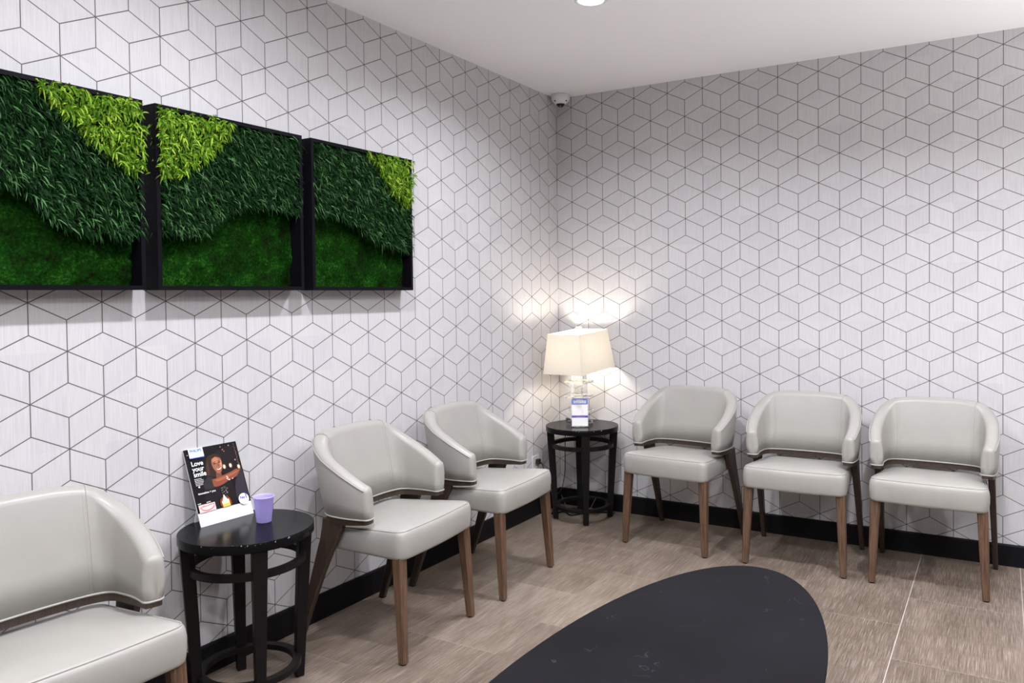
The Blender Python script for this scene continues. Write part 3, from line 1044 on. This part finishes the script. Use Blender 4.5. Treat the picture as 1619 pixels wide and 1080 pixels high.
# neck, face
blob([(0.49, 0.42), (0.48, 0.54), (0.57, 0.55), (0.575, 0.42)], 'neck', (0.17, 0.06, 0.035))
blob([(0.54, 0.185), (0.465, 0.22), (0.448, 0.30), (0.468, 0.38), (0.52, 0.448), (0.565, 0.455), (0.615, 0.405), (0.638, 0.32), (0.625, 0.225)], 'skin', (0.33, 0.125, 0.07))
blob([(0.54, 0.195), (0.48, 0.225), (0.475, 0.275), (0.55, 0.285), (0.60, 0.25)], 'skin_light', (0.46, 0.19, 0.11))
blob([(0.625, 0.24), (0.598, 0.30), (0.600, 0.40), (0.632, 0.34)], 'cheek', (0.58, 0.25, 0.13))
ell(0.50, 0.295, 0.026, 0.010, 'eye', (0.03, 0.015, 0.012), -0.15)
ell(0.592, 0.285, 0.024, 0.010, 'eye', (0.03, 0.015, 0.012), -0.15)
poly([(0.465, 0.272), (0.53, 0.262), (0.53, 0.270), (0.468, 0.281)], 'brow', (0.05, 0.02, 0.015))
poly([(0.565, 0.258), (0.62, 0.252), (0.62, 0.259), (0.567, 0.266)], 'brow', (0.05, 0.02, 0.015))
blob([(0.555, 0.29), (0.548, 0.335), (0.565, 0.35), (0.585, 0.34), (0.572, 0.31)], 'nose', (0.24, 0.08, 0.045))
blob([(0.502, 0.373), (0.555, 0.388), (0.612, 0.362), (0.595, 0.405), (0.56, 0.42), (0.522, 0.405)], 'lip', (0.35, 0.06, 0.05))
blob([(0.512, 0.379), (0.555, 0.392), (0.604, 0.369), (0.588, 0.396), (0.56, 0.405), (0.528, 0.398)], 'teeth', (0.85, 0.80, 0.76))
# dress and sleeve
blob([(0.25, 0.52), (0.36, 0.47), (0.48, 0.52), (0.60, 0.56), (0.72, 0.60), (0.74, 1.0), (0.22, 1.0), (0.20, 0.70)], 'dress', (0.012, 0.009, 0.010))
blob([(0.24, 0.53), (0.33, 0.485), (0.42, 0.52), (0.42, 0.65), (0.28, 0.67), (0.21, 0.62)], 'sleeve', (0.028, 0.024, 0.025))
# outstretched arm
blob([(0.385, 0.535), (0.50, 0.520), (0.62, 0.500), (0.76, 0.475), (0.88, 0.445), (0.985, 0.455), (0.98, 0.505), (0.90, 0.545), (0.78, 0.585), (0.68, 0.605), (0.55, 0.645), (0.40, 0.650)], 'arm', (0.24, 0.070, 0.040))
blob([(0.42, 0.55), (0.58, 0.53), (0.74, 0.505), (0.90, 0.475), (0.88, 0.50), (0.70, 0.545), (0.50, 0.58)], 'arm_light', (0.36, 0.115, 0.065))
for du, dv in ((0, 0), (0.012, 0.02), (-0.004, 0.035), (0.02, 0.05), (0.10, 0.05), (0.035, 0.06)):
    ell(0.665 + du, 0.535 + dv, 0.012, 0.009, 'sparkle', (0.80, 0.72, 0.62))
# dark shoulder of the other guest
blob([(0.92, 0.50), (1.0, 0.47), (1.0, 0.99), (0.78, 0.99), (0.77, 0.75), (0.83, 0.60)], 'coat', (0.032, 0.028, 0.038))
poly([(0.985, 0.45), (1.0, 0.45), (1.0, 1.0), (0.985, 1.0)], 'night', BLK)
rr_ = random.Random(8)
for k in range(34):
    ell(0.56 + rr_.gauss(0, 0.035), 0.74 + rr_.gauss(0, 0.055), rr_.uniform(0.003, 0.007), rr_.uniform(0.003, 0.007), 'bead', (0.45, 0.43, 0.42), n=8)
for k in range(16):
    ell(0.935 + rr_.gauss(0, 0.008), 0.04 + 0.022 * k, rr_.uniform(0.004, 0.010), rr_.uniform(0.004, 0.010), 'string_light', (0.22, 0.12, 0.11), n=10)
for u_, v_, r_ in ((0.83, 0.05, 0.013), (0.70, 0.10, 0.012), (0.72, 0.13, 0.010), (0.67, 0.05, 0.011), (0.045, 0.09, 0.012), (0.89, 0.30, 0.015)):
    ell(u_, v_, r_, r_, 'bokeh', (0.42, 0.22, 0.21), n=14)
# candles
for u_, v_ in ((0.655, 0.375), (0.775, 0.375), (0.925, 0.420)):
    ell(u_, v_, 0.034, 0.045, 'glow', (0.30, 0.13, 0.05))
    ell(u_, v_, 0.020, 0.032, 'flame', (0.95, 0.86, 0.66))
blob([(0.42, 0.95), (0.43, 0.88), (0.50, 0.84), (0.58, 0.85), (0.62, 0.90), (0.61, 0.985), (0.45, 0.99)], 'candle_glow', (0.22, 0.055, 0.008))
poly([(0.452, 0.905), (0.59, 0.885), (0.597, 0.995), (0.462, 0.998)], 'candle', (0.92, 0.78, 0.48))
poly([(0.458, 0.955), (0.594, 0.94), (0.597, 0.995), (0.462, 0.998)], 'candle_low', (0.90, 0.52, 0.10))
blob([(0.515, 0.80), (0.490, 0.86), (0.470, 0.905), (0.565, 0.900), (0.545, 0.855)], 'flame', (0.95, 0.86, 0.66))
# smile close-up
poly([(0.025, 0.880), (0.325, 0.880), (0.325, 1.0), (0.025, 1.0)], 'skin_pale', (0.80, 0.58, 0.54))
blob([(0.045, 0.92), (0.11, 0.900), (0.18, 0.908), (0.25, 0.892), (0.315, 0.905), (0.28, 0.965), (0.18, 0.992), (0.09, 0.975)], 'lip_pink', (0.62, 0.22, 0.24))
blob([(0.07, 0.925), (0.18, 0.922), (0.295, 0.910), (0.26, 0.950), (0.18, 0.968), (0.10, 0.955)], 'smile_white', (0.88, 0.86, 0.85))
for u_, w_ in ((0.02, 0.06), (0.18, 0.075)):
    poly([(u_, 0.855), (u_ + w_, 0.852), (u_ + w_, 0.864), (u_, 0.867)], 'small_white', (0.6, 0.6, 0.6))
# small print
for k, w_ in enumerate((0.13, 0.155, 0.155, 0.145, 0.13)):
    u_ = 0.065
    while u_ < 0.065 + w_:
        q = rr_.uniform(0.012, 0.035)
        v_ = 0.475 + 0.024 * k
        poly([(u_, v_), (min(u_ + q, 0.065 + w_), v_), (min(u_ + q, 0.065 + w_), v_ + 0.011), (u_, v_ + 0.011)], 'small_white', (0.6, 0.6, 0.6))
        u_ += q + 0.006
ell(0.115, 0.607, 0.016, 0.016, 'dot', (0.85, 0.85, 0.85))
# logo card
poly([(0.07, 0.002), (0.335, 0.002), (0.335, 0.150), (0.07, 0.150)], 'paper_white', (0.86, 0.87, 0.90))
poly([(0.07, 0.146), (0.335, 0.146), (0.335, 0.164), (0.07, 0.158)], 'logo_blue', (0.02, 0.06, 0.42))
# seal
lay[0] += 0.0002
ell(0.862, 0.945, 0.098, 0.098, 'seal_white', (0.88, 0.88, 0.90), n=40, over=True)
for k in range(9):
    a = math.pi * (0.12 + 0.095 * k)
    ell(0.862 + 0.074 * math.cos(a), 0.945 + 0.074 * math.sin(a) * asp, 0.008, 0.005, 'seal_grey', (0.45, 0.47, 0.55), a + 1.57, n=8, over=True)
picture = pm.build('printed_picture', None, ps, smooth=False, mats=PMATS)
top_lift = lay[0] + 0.0002
def put_text(name, rows, mat, bold=0.0):
    t_ = MB()
    for txt, u_, v_, size in rows:
        v3, f3 = text_mesh(txt, size, bold)
        t_.add([PP(u_ + x / PW, v_ - y / (PH - PM), top_lift) for x, y, z in v3], f3)
    t_.build(name, mat, ps, smooth=False)
put_text('headline_text', [('Love', 0.065, 0.275, 0.0215), ('your', 0.065, 0.360, 0.0215), ('smile', 0.065, 0.445, 0.0215)], M['paper'], 0.00045)
put_text('slogan_text', [('innovation + you', 0.065, 0.725, 0.0090)], M['paper'], 0.0002)
put_text('logo_text', [('PHILIPS', 0.092, 0.060, 0.0130)], plain('logo_ink', (0.03, 0.16, 0.60), 0.4), 0.0003)
put_text('seal_text', [('No', 0.795, 0.940, 0.0135), ('1', 0.880, 0.945, 0.0260)], plain('seal_ink', (0.02, 0.05, 0.30), 0.4), 0.0004)
tag(ps, 'tabletop poster reading Love your smile with a smiling woman by candles', 'poster')

# ------------------------------------------------------------------ lilac cup
cup = empty('plastic_cup', (0.222, -2.358, TZ + 0.0003))
MB().lathe([(0.0, 0.002), (0.0215, 0.0), (0.0235, 0.002), (0.0315, 0.080), (0.0335, 0.0815), (0.0338, 0.084), (0.0325, 0.0855), (0.0305, 0.084),
            (0.0300, 0.079), (0.0222, 0.004), (0.0, 0.0035)], n=40, cap=False).build('cup_body', M['cup'], cup)
tag(cup, 'small empty lilac plastic cup beside the poster', 'cup')

# ------------------------------------------------------------------ outlet
ol = empty('wall_outlet', (0.0, -0.289, 0.287))
MB().box((0.003, 0, 0), (0.006, 0.071, 0.116)).build('cover_plate', M['white'], ol, smooth=False, bevel=0.002)
for dz in (-0.024,):
    MB().box((0.0068, 0, dz), (0.0022, 0.034, 0.030)).build('receptacle', M['paper'], ol, smooth=False, bevel=0.001)
tag(ol, 'white wall outlet low on the left wall beside the corner table', 'outlet')

# ------------------------------------------------------------------ loose cables under the corner table
cb = MB().tube(spline([(0.070, -0.250, 0.006), (0.120, -0.170, 0.006), (0.190, -0.215, 0.006), (0.230, -0.130, 0.006), (0.160, -0.095, 0.010),
                       (0.130, -0.150, 0.014), (0.210, -0.170, 0.012), (0.300, -0.090, 0.006), (0.370, -0.060, 0.006)], 8), 0.0045, 8)
cbo = cb.build('power_cable', plain('black_cable', (0.010, 0.010, 0.010), 0.6, spec=0.2))
wm = plain('grey_wire', (0.20, 0.20, 0.19), 0.5)
for p0, p1, p2 in (((0.105, -0.175, 0.105), (0.150, -0.195, 0.045), (0.185, -0.215, 0.012)), ((0.300, -0.115, 0.095), (0.285, -0.150, 0.045), (0.268, -0.190, 0.004))):
    MB().tube(spline([p0, p1, p2], 4), 0.0013, 6).build('wire', wm, cbo)
tag(cbo, 'loose black cable lying on the floor under the corner table', 'cable')

# ------------------------------------------------------------------ ceiling camera and downlight
sc = empty('security_camera', (0.068, -0.068, CEIL))
MB().lathe([(0.052, 0.0), (0.055, -0.004), (0.055, -0.026), (0.050, -0.036), (0.038, -0.048), (0.029, -0.054), (0.0265, -0.054), (0.024, -0.050)], n=48).build('housing', M['white'], sc)
dm = MB()
a_ = 0.0
dm.lathe([(0.0255, -0.050), (0.0245, -0.056), (0.020, -0.064), (0.013, -0.069), (0.006, -0.0712), (0.0005, -0.0718)], n=32)
dm.build('dome', M['dome'], sc)
MB().lathe([(0.0035, -0.0705), (0.0035, -0.073), (0.001, -0.0735)], c=(0.006, -0.012, 0.004), n=12).build('lens', M['white'], sc)
for k in range(4):
    a = math.radians(-60 + 90 * k + 45)
    MB().box((0.0455 * math.cos(a), 0.0455 * math.sin(a), -0.041), (0.008, 0.006, 0.006), rz=a).build('slot', M['dome'], sc, smooth=False)
tag(sc, 'white dome security camera on the ceiling in the corner', 'security camera')

dl = empty('ceiling_light', (0.900, -1.290, CEIL))
MB().lathe([(0.050, 0.0), (0.066, 0.0), (0.066, -0.003), (0.058, -0.006), (0.052, -0.004), (0.050, 0.0)], n=48, cap=False).build('trim_ring', M['white'], dl)
MB().lathe([(0.0, -0.0020), (0.050, -0.0020), (0.0515, -0.0030)], n=48, cap=False).build('diffuser', M['diffuser'], dl)
tag(dl, 'round recessed ceiling light at the top edge of the photo', 'ceiling light')
